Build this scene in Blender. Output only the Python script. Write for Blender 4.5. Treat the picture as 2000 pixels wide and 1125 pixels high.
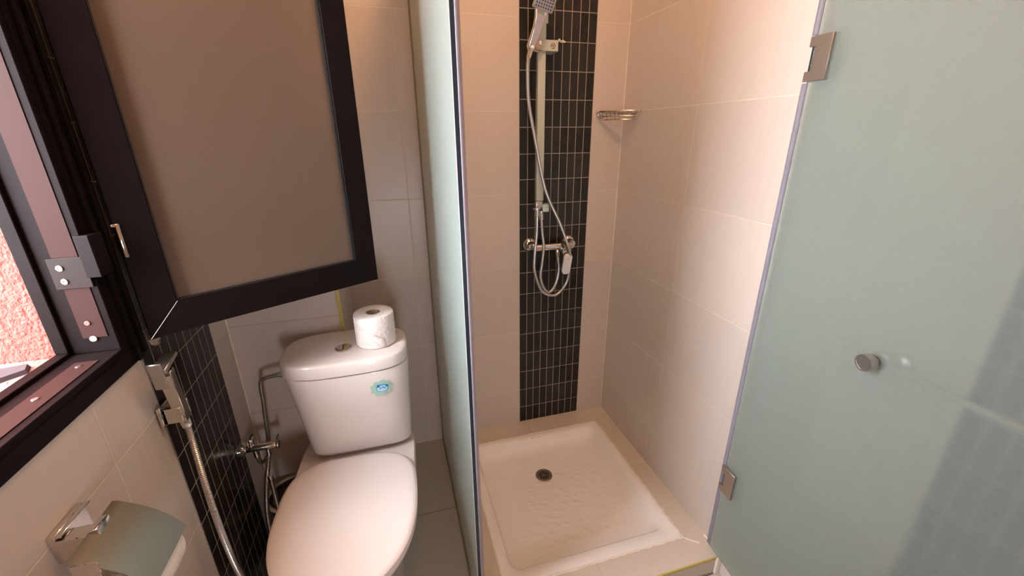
import bpy, bmesh, math, random
from mathutils import Vector, Matrix
R = math.radians
C = bpy.context.scene.collection
S = bpy.context.scene
for o in list(bpy.data.objects): bpy.data.objects.remove(o)

# ------------------------------------------------------------------ camera, light, exposure
F_PX, YAW, PITCH, ROLL = 817.84, .2782, -.3516, -.0085
CAM = Vector((-.513, -1.6764, .9814))
fwd = Vector((math.sin(YAW)*math.cos(PITCH), math.cos(YAW)*math.cos(PITCH), math.sin(PITCH)))
rt = Vector((math.cos(YAW), -math.sin(YAW), 0)); up = rt.cross(fwd)
rr = rt*math.cos(ROLL)+up*math.sin(ROLL); uu = up*math.cos(ROLL)-rt*math.sin(ROLL)
cd = bpy.data.cameras.new('camera'); co = bpy.data.objects.new('camera', cd); C.objects.link(co)
cd.sensor_width = 36; cd.lens = F_PX/2000*36; cd.clip_start = .02
M = Matrix((rr, uu, -fwd)).transposed().to_4x4(); M.translation = CAM
co.matrix_world = M
S.camera = co

w = bpy.data.worlds.new('sky'); S.world = w; w.use_nodes = True
wn = w.node_tree.nodes; bg = wn['Background']
bg.inputs[0].default_value = (.93, .94, 1.0, 1); bg.inputs[1].default_value = 38.0

def lamp(name, kind, loc, energy, col, size=.1, rot=(0, 0, 0), size_y=None, portal=False, spread=None):
    l = bpy.data.lights.new(name, kind); l.energy = energy; l.color = col
    if kind == 'AREA':
        l.size = size
        if size_y: l.shape = 'RECTANGLE'; l.size_y = size_y
        if portal: l.cycles.is_portal = True
        if spread: l.spread = spread
    elif kind == 'SUN': l.angle = size
    else: l.shadow_soft_size = size
    o = bpy.data.objects.new(name, l); C.objects.link(o); o.location = loc; o.rotation_euler = rot
    return o
lamp('ceiling_light_source', 'POINT', (-.27, -.90, 2.03), 24, (1.0, .52, .24), .05)
lamp('sky_portal', 'AREA', (-1.10, -1.05, 1.1), 1, (1, 1, 1), .50, (0, R(-90), 0), .94, portal=True)
lamp('sky_portal_added', 'AREA', (-.42, -2.47, .35), 1, (1, 1, 1), .20, (R(90), 0, 0), .34, portal=True)  # portal for the opening added in the unseen front wall
S.view_settings.view_transform = 'Standard'; S.view_settings.look = 'None'
S.view_settings.gamma = 1; S.view_settings.use_curve_mapping = False
S.view_settings.exposure = 0.12
S.cycles.use_denoising = True
S.cycles.max_bounces = 14; S.cycles.transmission_bounces = 12; S.cycles.diffuse_bounces = 8; S.cycles.glossy_bounces = 8
S.cycles.sample_clamp_indirect = 6

# ------------------------------------------------------------------ layout constants (metres)
PLAT, FLO, LOW = -.378, -.388, -.455
RW, LW, GX, PY = .451, -1.03, -.385, -.324
BX = -.702          # free corner of the boxed-in wall
CEIL, FRONT = 2.15, -2.45
TZ, TH = 1.0657, .3152     # tile rows: grout heights TZ-k*TH
MZ, MH = 1.4071, .1        # mosaic rows

# ------------------------------------------------------------------ materials
def mat(name):
    m = bpy.data.materials.new(name); m.use_nodes = True
    nt = m.node_tree; return m, nt, nt.nodes['Principled BSDF']
def simple(name, col, rough=.5, metal=0, spec=None, coat=0, noise=0, nscale=30, bump=0, bscale=80, aniso=0):
    m, nt, p = mat(name)
    p.inputs['Base Color'].default_value = (*col, 1); p.inputs['Roughness'].default_value = rough
    p.inputs['Metallic'].default_value = metal; p.inputs['Coat Weight'].default_value = coat
    if spec is not None: p.inputs['Specular IOR Level'].default_value = spec
    tc = nt.nodes.new('ShaderNodeTexCoord')
    if noise:
        n = nt.nodes.new('ShaderNodeTexNoise'); n.inputs['Scale'].default_value = nscale; n.inputs['Detail'].default_value = 5
        nt.links.new(tc.outputs['Object'], n.inputs['Vector'])
        mx = nt.nodes.new('ShaderNodeMix'); mx.data_type = 'RGBA'
        mx.inputs[6].default_value = (*[c*(1-noise) for c in col], 1); mx.inputs[7].default_value = (*[min(1, c*(1+noise)) for c in col], 1)
        nt.links.new(n.outputs[0], mx.inputs[0]); nt.links.new(mx.outputs[2], p.inputs['Base Color'])
    if bump:
        n = nt.nodes.new('ShaderNodeTexNoise'); n.inputs['Scale'].default_value = bscale; n.inputs['Detail'].default_value = 6
        nt.links.new(tc.outputs['Object'], n.inputs['Vector'])
        b = nt.nodes.new('ShaderNodeBump'); b.inputs['Strength'].default_value = bump; b.inputs['Distance'].default_value = .01
        nt.links.new(n.outputs[0], b.inputs['Height']); nt.links.new(b.outputs[0], p.inputs['Normal'])
    return m
def tiles(name, col, grout, gw, axes, off, sp, rough=.35, spec=.5, var=.06, streak=True, mottle=0.0, gwv=None, gbump=.35):
    """grid of tiles: axes = two of 'XYZ' (u, v); off / sp per axis (sp None = no lines that way)"""
    m, nt, p = mat(name); N = nt.nodes; L = nt.links
    tc = N.new('ShaderNodeTexCoord'); sx = N.new('ShaderNodeSeparateXYZ'); L.new(tc.outputs['Object'], sx.inputs[0])
    def math_(op, a, b=None, c=None):
        n = N.new('ShaderNodeMath'); n.operation = op
        for i, v in enumerate((a, b, c)):
            if v is None: continue
            if isinstance(v, (int, float)): n.inputs[i].default_value = v
            else: L.new(v, n.inputs[i])
        return n.outputs[0]
    masks = []; ids = []
    for i in (0, 1):
        if sp[i] is None: continue
        s = math_('SUBTRACT', sx.outputs[axes[i]], off[i])
        d = math_('PINGPONG', s, sp[i]/2)
        g = gw if (i == 0 or gwv is None) else gwv
        mr = N.new('ShaderNodeMapRange'); L.new(d, mr.inputs[0])
        mr.inputs[1].default_value = g/2*.6; mr.inputs[2].default_value = g/2*1.4; mr.inputs[3].default_value = 1; mr.inputs[4].default_value = 0
        masks.append(mr.outputs[0]); ids.append(math_('FLOOR', math_('DIVIDE', s, sp[i])))
    p.inputs['Specular IOR Level'].default_value = spec
    msk = masks[0] if len(masks) == 1 else math_('MAXIMUM', masks[0], masks[1])
    cid = N.new('ShaderNodeCombineXYZ')
    for i, s in enumerate(ids): L.new(s, cid.inputs[i])
    wnz = N.new('ShaderNodeTexWhiteNoise'); wnz.noise_dimensions = '3D'; L.new(cid.outputs[0], wnz.inputs[0])
    mp = N.new('ShaderNodeMapping'); L.new(tc.outputs['Object'], mp.inputs[0])
    mp.inputs['Scale'].default_value = (60, 60, 6) if streak else (22, 22, 22)
    nz = N.new('ShaderNodeTexNoise'); nz.inputs['Scale'].default_value = 1; nz.inputs['Detail'].default_value = 6; L.new(mp.outputs[0], nz.inputs['Vector'])
    nz2 = N.new('ShaderNodeTexNoise'); nz2.inputs['Scale'].default_value = 90; nz2.inputs['Detail'].default_value = 4; L.new(tc.outputs['Object'], nz2.inputs['Vector'])
    amt = mottle or .05
    v = math_('ADD', math_('MULTIPLY', math_('SUBTRACT', nz.outputs[0], .5), amt*2), math_('MULTIPLY', math_('SUBTRACT', nz2.outputs[0], .5), amt))
    v = math_('ADD', v, math_('MULTIPLY', math_('SUBTRACT', wnz.outputs[0], .5), var*2))
    v = math_('ADD', v, 1)
    base = N.new('ShaderNodeVectorMath'); base.operation = 'SCALE'; base.inputs[0].default_value = col; L.new(v, base.inputs['Scale'])
    mx = N.new('ShaderNodeMix'); mx.data_type = 'RGBA'; L.new(msk, mx.inputs[0]); L.new(base.outputs[0], mx.inputs[6]); mx.inputs[7].default_value = (*grout, 1)
    L.new(mx.outputs[2], p.inputs['Base Color'])
    r = math_('ADD', math_('MULTIPLY', msk, .8-rough), rough); L.new(r, p.inputs['Roughness'])
    b = N.new('ShaderNodeBump'); b.inputs['Strength'].default_value = gbump; b.inputs['Distance'].default_value = .002
    L.new(math_('SUBTRACT', math_('MULTIPLY', nz2.outputs[0], .25), msk), b.inputs['Height']); L.new(b.outputs[0], p.inputs['Normal'])
    return m
BEIGE = (.57, .495, .44); GROUT = (.64, .57, .48)
m_tile_x = tiles('tile_back', BEIGE, GROUT, .003, ('X', 'Z'), (-.445, TZ), (1.2, TH))
m_tile_box = tiles('tile_box', BEIGE, (.45, .38, .31), .003, ('X', 'Z'), (-1.03, TZ), (1.2, TH))
m_tile_r = tiles('tile_right', BEIGE, GROUT, .0035, ('Y', 'Z'), (-.454, TZ), (.602, TH))
m_tile_l = tiles('tile_left', BEIGE, GROUT, .0035, ('Y', 'Z'), (-.912, TZ), (.602, TH))
m_floor = tiles('tile_floor', (.44, .41, .355), (.20, .18, .15), .003, ('X', 'Y'), (-.99, -.415), (.602, .602), rough=.3, streak=False)
m_curb = tiles('tile_curb', (.58, .51, .43), (.46, .38, .30), .002, ('X', 'Y'), (.030, -.431), (.602, 2.4), streak=False, gbump=.15)
m_mosaic = tiles('mosaic_black', (.017, .014, .012), (.30, .27, .235), .0026, ('X', 'Z'), (0.0, MZ), (.31/9, MH), rough=.30, spec=.3, var=.35, streak=False, mottle=.9)
m_mosaic_l = tiles('mosaic_black_side', (.014, .012, .011), (.27, .24, .21), .0022, ('Y', 'Z'), (-.75, MZ), (.31/9, MH), rough=.20, spec=.22, var=.25, streak=False, mottle=.6)
m_mosaic_r = tiles('mosaic_black_right', (.020, .018, .016), (.27, .24, .21), .0024, ('Y', 'Z'), (-1.29, MZ), (.31/9, MH), rough=.25, var=.25, streak=False, mottle=.6)
m_plaster = simple('white_plaster', (.72, .68, .62), .8, noise=.05)
m_silicone = simple('white_silicone', (.78, .72, .62), .5, noise=.12, nscale=60)
m_gold = simple('yellow_trim', (.50, .40, .09), .4, noise=.3, nscale=40)
m_red = simple('red_plaster', (.29, .060, .045), .95, noise=.22, nscale=9, bump=1.0, bscale=120)
m_pink = simple('pink_sill', (.29, .15, .12), .95, noise=.15, nscale=14, bump=.9, bscale=120)
m_chip = simple('grey_debris', (.05, .035, .04), .8, noise=.4, nscale=40)
m_alu = simple('black_brown_aluminium', (.007, .004, .004), .5, spec=.06, noise=.25, nscale=18)
m_alu_lit = simple('red_lit_aluminium', (.030, .011, .009), .6, spec=.12)  # frame aluminium with the red light on the jamb put into its colour
m_dark = simple('black_gasket', (.004, .003, .003), .6)
m_ceramic = simple('white_ceramic', (.74, .68, .64), .16, coat=.3)
m_tray = simple('white_enamel', (.85, .82, .79), .16, coat=.4, noise=.04, nscale=9)
m_seat = simple('white_plastic', (.79, .72, .69), .25, coat=.2)
m_chrome = simple('chrome', (.72, .70, .68), .09, metal=1)
m_chrome_s = simple('satin_chrome', (.52, .50, .48), .3, metal=1)
m_cover = simple('brushed_cover', (.34, .33, .28), .33, metal=.9, noise=.08, nscale=5)
m_nickel = simple('brushed_nickel', (.36, .31, .265), .36, metal=.85)
m_brass = simple('old_brass', (.30, .19, .10), .4, metal=.8)
m_hose = simple('braided_steel', (.34, .31, .28), .35, metal=.9, noise=.3, nscale=400)
m_paper = simple('tissue_paper', (.84, .77, .73), .95, bump=.5, bscale=160)
m_card = simple('cardboard', (.30, .21, .13), .9)
m_lever = simple('light_chrome', (.88, .86, .86), .22, metal=.15)
m_film = simple('filmed_rail', (.46, .50, .43), .35, noise=.08, nscale=12)
m_filmc = simple('clear_plastic_cap', (.52, .66, .62), .3)
m_grey = simple('spray_face_grey', (.36, .36, .40), .4)
m_hole = simple('nozzle_dark', (.05, .05, .06), .5)
m_rubber = simple('dark_plastic', (.035, .024, .02), .35)
m_cream = simple('cream_plastic', (.50, .43, .30), .5)
m_drain = simple('steel_drain', (.30, .27, .22), .35, metal=.8)
m_stgreen = simple('sticker_green', (.38, .62, .52), .5)
m_stblue = simple('sticker_blue', (.08, .42, .75), .5)
m_stlight = simple('sticker_pale', (.55, .78, .88), .5)
m_stdark = simple('sticker_navy', (.02, .14, .36), .5)
m_stamp = simple('rust_mark', (.20, .09, .06), .7, noise=.5, nscale=250)
m_smear = simple('dark_smear', (.10, .07, .05), .6)
m_wood = simple('brown_door_paint', (.10, .06, .04), .5, noise=.2, nscale=6)

def frosted(name, tint, body, trough=.45, mixf=.5, diff=.4):
    m, nt, p = mat(name); N = nt.nodes; L = nt.links
    p.inputs['Base Color'].default_value = (*tint, 1); p.inputs['Roughness'].default_value = trough
    p.inputs['Transmission Weight'].default_value = 1; p.inputs['IOR'].default_value = 1.35
    tr = N.new('ShaderNodeBsdfTranslucent'); tr.inputs[0].default_value = (*body, 1)
    df = N.new('ShaderNodeBsdfDiffuse'); df.inputs[0].default_value = (*body, 1)
    m1 = N.new('ShaderNodeMixShader'); m1.inputs[0].default_value = diff; L.new(tr.outputs[0], m1.inputs[1]); L.new(df.outputs[0], m1.inputs[2])
    m2 = N.new('ShaderNodeMixShader'); m2.inputs[0].default_value = mixf; L.new(p.outputs[0], m2.inputs[1]); L.new(m1.outputs[0], m2.inputs[2])
    L.new(m2.outputs[0], N['Material Output'].inputs[0])
    return m
m_frost = frosted('frosted_green_glass', (.84, .90, .88), (.51, .61, .58), .27, .30, .6)
m_frost_w = frosted('frosted_window_glass', (.62, .52, .43), (.28, .20, .15), .42, .55, .55)
m_edge = simple('glass_edge_dark', (.012, .022, .035), .15)
m_seal = frosted('clear_seal', (.80, .76, .88), (.60, .53, .56), .3, .6, .6)
m_seal_v = frosted('violet_seal', (.72, .72, .82), (.42, .42, .50), .3, .5, .6)
m_lampg = None

# ------------------------------------------------------------------ mesh helpers
def obj(name, bm, m=None, parent=None, smooth=False, loc=None, label=None, mats=None):
    bmesh.ops.recalc_face_normals(bm, faces=bm.faces[:])
    me = bpy.data.meshes.new(name); bm.to_mesh(me); bm.free()
    for x in (mats or [m]): me.materials.append(x)
    if smooth:
        for p in me.polygons: p.use_smooth = True
        try: me.set_sharp_from_angle(angle=R(38))
        except Exception: pass
    o = bpy.data.objects.new(name, me); C.objects.link(o)
    if parent is not None:
        o.parent = parent
        if parent.type == 'EMPTY' or True:
            o.matrix_parent_inverse = Matrix.Identity(4)
    if label: o['label'] = label
    return o
def thing(name, label, cat, loc=(0, 0, 0), rz=0, group=None):
    o = bpy.data.objects.new(name, None); C.objects.link(o); o.empty_display_size = .05
    o.location = loc; o.rotation_euler = (0, 0, rz); o['label'] = label; o['category'] = cat
    if group: o['group'] = group
    return o
def tag(o, label, cat, group=None):
    o['label'] = label; o['category'] = cat
    if group: o['group'] = group
    return o
def struct(name, bm, m=None, label=None, cat=None, mats=None, smooth=False):
    o = obj(name, bm, m, mats=mats, smooth=smooth); o['kind'] = 'structure'
    o['label'] = label or name.replace('_', ' '); o['category'] = cat or name.split('_')[0]
    return o
def box(bm, a, b, bev=0, seg=2, mi=0, mtx=None):
    x0, y0, z0 = [min(a[i], b[i]) for i in range(3)]; x1, y1, z1 = [max(a[i], b[i]) for i in range(3)]
    vs = [bm.verts.new(p) for p in ((x0, y0, z0), (x1, y0, z0), (x1, y1, z0), (x0, y1, z0), (x0, y0, z1), (x1, y0, z1), (x1, y1, z1), (x0, y1, z1))]
    fs = [bm.faces.new([vs[i] for i in f]) for f in ((0, 3, 2, 1), (4, 5, 6, 7), (0, 1, 5, 4), (1, 2, 6, 5), (2, 3, 7, 6), (3, 0, 4, 7))]
    for f in fs: f.material_index = mi
    if bev:
        es = list({e for f in fs for e in f.edges})
        r = bmesh.ops.bevel(bm, geom=es, offset=bev, segments=seg, profile=.5, affect='EDGES')
        vs = list({v for f in r['faces'] for v in f.verts} | {v for v in vs if v.is_valid})
        for f in r['faces']: f.material_index = mi
    if mtx is not None:
        bmesh.ops.transform(bm, matrix=mtx, verts=[v for v in vs if v.is_valid])
    return bm
def nb(): return bmesh.new()
def cyl(bm, p0, p1, r0, r1=None, seg=24, bev=0, cap=True):
    p0, p1 = Vector(p0), Vector(p1); r1 = r0 if r1 is None else r1
    L = (p1-p0).length; d = (p1-p0)/L
    prof = [(0, 0), (0, r0), (L, r1), (L, 0)]
    if bev: prof = [(0, 0), (0, r0-bev), (bev*.3, r0-bev*.3), (bev, r0), (L-bev, r1), (L-bev*.3, r1-bev*.3), (L, r1-bev), (L, 0)]
    if not cap: prof = prof[1:-1]
    return lathe(bm, p0, d, prof, seg)
def lathe(bm, o, d, prof, seg=24):
    """prof: (distance along d, radius)"""
    o, d = Vector(o), Vector(d).normalized()
    a = d.orthogonal().normalized(); b = d.cross(a)
    rings = []
    for h, r in prof:
        if r < 1e-6: rings.append([bm.verts.new(o+d*h)])
        else: rings.append([bm.verts.new(o+d*h+(a*math.cos(t)+b*math.sin(t))*r) for t in [2*math.pi*i/seg for i in range(seg)]])
    for A, B in zip(rings, rings[1:]):
        for i in range(seg):
            j = (i+1) % seg
            if len(A) == 1 and len(B) == 1: continue
            if len(A) == 1: bm.faces.new((A[0], B[i], B[j]))
            elif len(B) == 1: bm.faces.new((A[i], A[j], B[0]))
            else: bm.faces.new((A[i], A[j], B[j], B[i]))
    return bm
def spline(pts, n=10):
    P = [Vector(p) for p in pts]; P = [P[0]*2-P[1]]+P+[P[-1]*2-P[-2]]; out = []
    for i in range(1, len(P)-2):
        for k in range(n):
            t = k/n
            out.append(.5*((2*P[i])+(P[i+1]-P[i-1])*t+(2*P[i-1]-5*P[i]+4*P[i+1]-P[i+2])*t*t+(3*P[i]-P[i-1]-3*P[i+1]+P[i+2])*t**3))
    out.append(P[-2]); return out
def tube(bm, pts, r, seg=10, closed=False, ribs=None):
    """sweep a circle along pts; ribs=(pitch, depth) resamples and corrugates"""
    P = [Vector(p) for p in pts]
    if ribs:
        pitch, dep = ribs; step = pitch/2; Q = [P[0]]; acc = 0
        for a, b in zip(P, P[1:]):
            L = (b-a).length; t = step-acc
            while t <= L: Q.append(a.lerp(b, t/L)); t += step
            acc = (acc+L) % step
        P = Q
    n = len(P); rings = []; up_ = None
    for i, p in enumerate(P):
        if closed: T = (P[(i+1) % n]-P[i-1]).normalized()
        else: T = (P[min(i+1, n-1)]-P[max(i-1, 0)]).normalized()
        if up_ is None: up_ = T.orthogonal().normalized()
        up_ = (up_-T*up_.dot(T)).normalized(); sd = T.cross(up_)
        rad = (r(i/(n-1)) if callable(r) else r)
        if ribs and i % 2: rad -= ribs[1]
        rings.append([bm.verts.new(p+(up_*math.cos(t)+sd*math.sin(t))*rad) for t in [2*math.pi*k/seg for k in range(seg)]])
    for i in range(n if closed else n-1):
        A, B = rings[i], rings[(i+1) % n]
        for k in range(seg): bm.faces.new((A[k], A[(k+1) % seg], B[(k+1) % seg], B[k]))
    if not closed:
        bm.faces.new(rings[0][::-1]); bm.faces.new(rings[-1])
    return bm
def loft(bm, rings, cap0=True, cap1=True):
    V = [[bm.verts.new(p) for p in r] for r in rings]; n = len(V[0])
    for A, B in zip(V, V[1:]):
        for i in range(n): bm.faces.new((A[i], A[(i+1) % n], B[(i+1) % n], B[i]))
    if cap0: bm.faces.new(V[0][::-1])
    if cap1: bm.faces.new(V[-1])
    return bm
def sup(cx, cy, hx, hy, z, n=4, N=64, hy2=None):
    """superellipse ring; hy2 = half depth on the -y side"""
    out = []
    for i in range(N):
        t = 2*math.pi*i/N; c, s = math.cos(t), math.sin(t)
        x = hx*abs(c)**(2/n)*(1 if c >= 0 else -1); h = hy if s >= 0 or hy2 is None else hy2
        y = h*abs(s)**(2/n)*(1 if s >= 0 else -1); out.append((cx+x, cy+y, z))
    return out
def rrect(x0, x1, y0, y1, z, r, n=8):
    out = []
    for cx, cy, a in ((x1-r, y1-r, 0), (x0+r, y1-r, 90), (x0+r, y0+r, 180), (x1-r, y0+r, 270)):
        for k in range(n+1):
            t = R(a+90*k/n); out.append((cx+r*math.cos(t), cy+r*math.sin(t), z))
    return out
def prism(bm, pts, vec):
    vec = Vector(vec); A = [bm.verts.new(p) for p in pts]; B = [bm.verts.new(Vector(p)+vec) for p in pts]; n = len(A)
    bm.faces.new(A[::-1]); bm.faces.new(B)
    for i in range(n): bm.faces.new((A[i], A[(i+1) % n], B[(i+1) % n], B[i]))
    return bm

# ------------------------------------------------------------------ room shell
T = .12
struct('wall_back', box(nb(), (BX-.4, 0, -.6), (RW+T, T, CEIL)), m_tile_x, 'beige tiled back wall behind toilet and shower', 'wall')
# boxed-in wall that the toilet stands against
bm = nb(); box(bm, (LW-.02, PY, -.6), (BX, -.0005, CEIL))
struct('wall_back_left', bm, m_tile_box, 'beige tiled boxed-in wall projecting behind the toilet cistern', 'wall')
bm = nb(); box(bm, (BX-.010, PY-.0025, FLO), (BX-.0045, PY+.004, CEIL-.001), .0008, 1); box(bm, (BX-.003, PY-.0025, FLO), (BX+.002, PY+.004, CEIL-.001), .0008, 1)
struct('trim_1', bm, m_gold, 'yellow edge trim on the free corner of the boxed-in wall', 'trim')
struct('wall_right', box(nb(), (RW, FRONT-T, -.6), (RW+T, -.0005, CEIL)), m_tile_r, 'beige tiled right wall of the shower', 'wall')
# left wall with window opening
WY0, WY1, WZ0, WZ1 = -1.345, -.762, .570, 1.60    # opening in wall
bm = nb()
box(bm, (LW-.30, WY1, -.6), (LW, .10, CEIL)); box(bm, (LW-.30, FRONT-T, -.6), (LW, WY0, CEIL))
box(bm, (LW-.30, WY0, -.6), (LW, WY1, WZ0)); box(bm, (LW-.30, WY0, WZ1), (LW, WY1, CEIL))
struct('wall_left', bm, m_tile_l, 'beige tiled left wall under and around the window', 'wall')
bm = nb(); box(bm, (LW, -.7501, LOW), (LW+.002, -.4394, CEIL-.002))
struct('trim_2', bm, m_mosaic_l, 'black mosaic tile strip on the left wall beside the toilet', 'tile strip')
bm = nb(); box(bm, (0, -.002, PLAT), (.3106, 0, CEIL-.002))
struct('trim_3', bm, m_mosaic, 'black mosaic tile strip up the shower back wall', 'tile strip')
bm = nb(); box(bm, (RW-.002, -1.80, LOW), (RW, -1.29, CEIL-.002))
struct('trim_4', bm, m_mosaic_r, 'dark mosaic tile strip on the right wall seen blurred through the glass door', 'tile strip')
bm = nb(); DY0, DY1, DZ, DL = -.52, -.32, .52, .18  # opening in this unseen wall is added to let in neutral light
box(bm, (LW-.3, FRONT-T, -.6), (DY0, FRONT, CEIL)); box(bm, (DY1, FRONT-T, -.6), (RW+T, FRONT, CEIL)); box(bm, (DY0, FRONT-T, DZ), (DY1, FRONT, CEIL)); box(bm, (DY0, FRONT-T, -.6), (DY1, FRONT, DL))
struct('wall_front', bm, m_plaster, 'plain plastered wall behind the viewer with a small opening added to let in light', 'wall')
struct('ceiling', box(nb(), (LW-.3, FRONT-T, CEIL), (RW+T, T, CEIL+.08)), m_plaster, 'white ceiling', 'ceiling')
bm = nb(); box(bm, (LW-.02, FRONT-T, -.6), (GX+.008, .01, FLO)); box(bm, (GX+.008, FRONT-T, -.6), (RW+.02, -.885, LOW))
struct('floor', bm, m_floor, 'grey beige tiled floor around the toilet', 'floor')
# tiled surround of the shower tray (platform with a well for the tray)
TX0, TX1, TY0, TY1 = -.290, .368, -.785, -.108
bm = nb()
box(bm, (GX+.0085, TY1, -.6), (RW-.0005, -.0005, PLAT)); box(bm, (GX+.0085, -.88, -.6), (RW-.0005, TY0, PLAT))
box(bm, (GX+.0085, TY0, -.6), (TX0, TY1, PLAT)); box(bm, (TX1, TY0, -.6), (RW-.0005, TY1, PLAT)); box(bm, (TX0, TY0, -.6), (TX1, TY1, -.50))
struct('floor_shower_surround', bm, m_curb, 'beige tiled ledge around the shower tray', 'floor')
bm = nb(); box(bm, (GX+.012, -.8845, PLAT-.009), (RW-.022, -.880, PLAT+.0008), .001, 1)
struct('trim_5', bm, m_gold, 'yellow edge trim along the front step of the shower', 'trim')
bm = nb(); random.seed(4)
def bead(pts, r, jit=.0012):
    P = spline(pts, 2); Q = []
    for a, b in zip(P, P[1:]):
        n = max(2, int((b-a).length/.012))
        for k in range(n): Q.append(a.lerp(b, k/n))
    Q.append(P[-1]); rs = [r*(1+random.uniform(-.45, .55)) for _ in Q]
    Q = [q+Vector((random.uniform(-jit, jit), random.uniform(-jit, jit), 0)) for q in Q]
    tube(bm, Q, lambda t: rs[min(len(rs)-1, int(round(t*(len(Q)-1))))], 6)
zz = PLAT+.0005
bead([(TX1+.001, TY1, zz), (TX1+.001, TY0, zz)], .0028); bead([(TX0, TY0, zz), (TX1, TY0, zz)], .0032); bead([(TX0, TY1, zz), (TX1, TY1, zz)], .002); bead([(TX0, TY0, zz), (TX0, TY1, zz)], .0025)
bead([(TX1, TY0, zz), (.412, -.822, zz)], .0018)
bead([(RW-.001, -.80, zz), (RW-.001, -.87, zz)], .003)
bead([(RW-.001, -.001, PLAT), (RW-.001, -.003, CEIL-.01)], .0015, .0004)
bead([(LW+.001, PY-.001, FLO), (LW+.001, PY-.001, CEIL-.01)], .0018, .0004)
bead([(BX, -.001, FLO), (GX, -.001, FLO)], .0014, .0004)
struct('trim_6', bm, m_silicone, 'white silicone beads around the tray and in the wall corners', 'trim', smooth=True)
# small filler block at right end of the curb
bm = nb(); box(bm, (RW-.020, -.889, LOW), (RW-.001, -.8802, PLAT-.002), .003, 2)
struct('trim_7', bm, m_silicone, 'white filler at the right end of the shower step', 'trim')

# ------------------------------------------------------------------ outside the window
bm = nb(); box(bm, (LW-.75, -.795, .40), (LW-.0905, -.55, 2.6))
struct('wall_outside', bm, m_red, 'rough red plaster wall outside the window', 'wall')
bm = nb(); box(bm, (LW-.75, -1.6, .45), (LW-.0905, -.7955, .604))
struct('trim_8', bm, m_pink, 'rough sunlit pink ledge outside the window', 'ledge')
bm = nb(); prism(bm, [(-1.205, -.835, .604), (-1.150, -.822, .604), (-1.138, -.848, .604), (-1.165, -.880, .604), (-1.215, -.875, .604)], (0, 0, .008))
for v in bm.verts:
    if v.co.z > .607: v.co.x = v.co.x*.92-1.17*.08; v.co.y = v.co.y*.9-.85*.1
tag(obj('debris_chip', bm, m_chip), 'dark grey chip of debris lying on the pink window ledge', 'debris')

# ------------------------------------------------------------------ window
win = thing('window_1', 'black brown aluminium window frame with its sash swung open', 'window', (0, 0, 0)); win['kind'] = 'structure'
bm = nb()
FX = LW+.004
IY0, IY1, IZ0, IZ1 = -1.305, -.802, .609, 1.56
def ring(x0, x1, oy0, oy1, oz0, oz1, iy0, iy1, iz0, iz1, mi=0, bev=.0012):
    for a, b in (((x0, oy0, oz0), (x1, oy1, iz0)), ((x0, oy0, iz1), (x1, oy1, oz1)), ((x0, oy0, iz0), (x1, iy0, iz1)), ((x0, iy1, iz0), (x1, oy1, iz1))):
        box(bm, a, b, bev, 1, mi)
ring(LW-.085, FX, WY0+.0005, WY1-.0005, WZ0+.0005, WZ1-.0005, IY0, IY1, IZ0, IZ1)          # main profile
ring(LW+.0005, LW+.006, WY0-.003, WY1+.020, WZ0-.004, WZ1+.004, IY0-.012, IY1+.012, IZ0-.012, IZ1+.012)   # face flange
ring(LW-.090, LW-.070, WY0+.001, WY1-.001, WZ0+.001, WZ1-.001, IY0+.008, IY1-.008, IZ0+.007, IZ1-.008)   # outer stop lip
box(bm, (LW+.006, -.778, WZ0), (LW+.015, -.768, WZ1), .0008, 1)                                  # rebate ridges beside the sash
box(bm, (LW+.006, -.762, WZ0+.01), (LW+.020, -.754, WZ1), .0008, 1)
obj('window_frame', bm, m_alu, win)
bm = nb()       # inner channel faces, reddish light painted on as colour
box(bm, (LW-.045, IY1-.0015, IZ0+.03), (LW-.008, IY1-.0002, IZ1-.01)); box(bm, (LW-.045, IY0+.02, IZ0+.0002), (LW-.010, IY1-.04, IZ0+.0015))
obj('window_channel', bm, m_alu_lit, win, label='inner channel of the window frame with reddish light painted in')
# screws and holes in the channel
def screw(p, d, r=.0045, m=m_chrome_s, nm='screw', parent=win, hole=True):
    bm = nb(); lathe(bm, p, d, [(0, r), (.0012, r*.95), (.0018, r*.6), (.0016, r*.35), (.0006, 0)], 14)
    return obj(nm, bm, m, parent, True)
screw((LW-.030, IY1-.002, .668), (0, -1, 0), .0045, simple('rusty_screw', (.25, .10, .08), .5, metal=.4), 'screw')
screw((LW-.030, IY1-.002, .637), (0, -1, 0), .0055, simple('pale_plug', (.75, .50, .38), .5), 'screw_cap')
for y in (-.86, -.96): screw((LW-.03, y, IZ0+.0016), (0, 0, 1), .005, m_chrome_s, 'screw')
# hinge bracket on the jamb
hb = obj('frame_hinge', box(nb(), (LW-.052, IY1-.0055, .735), (LW+.001, IY1-.0018, .790), .0008, 1), simple('grey_brown_plate', (.018, .011, .010), .5, spec=.12), win)
for z in (.749, .773): screw((LW-.036, IY1-.0057, z), (0, -1, 0), .0055, m_chrome, 'screw', hb)
obj('frame_hinge_leaf', box(nb(), (LW-.004, IY1-.0057, .752), (LW+.018, IY1+.032, .826), .0012, 1), simple('dark_plate', (.008, .005, .005), .5, spec=.1), win)
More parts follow.
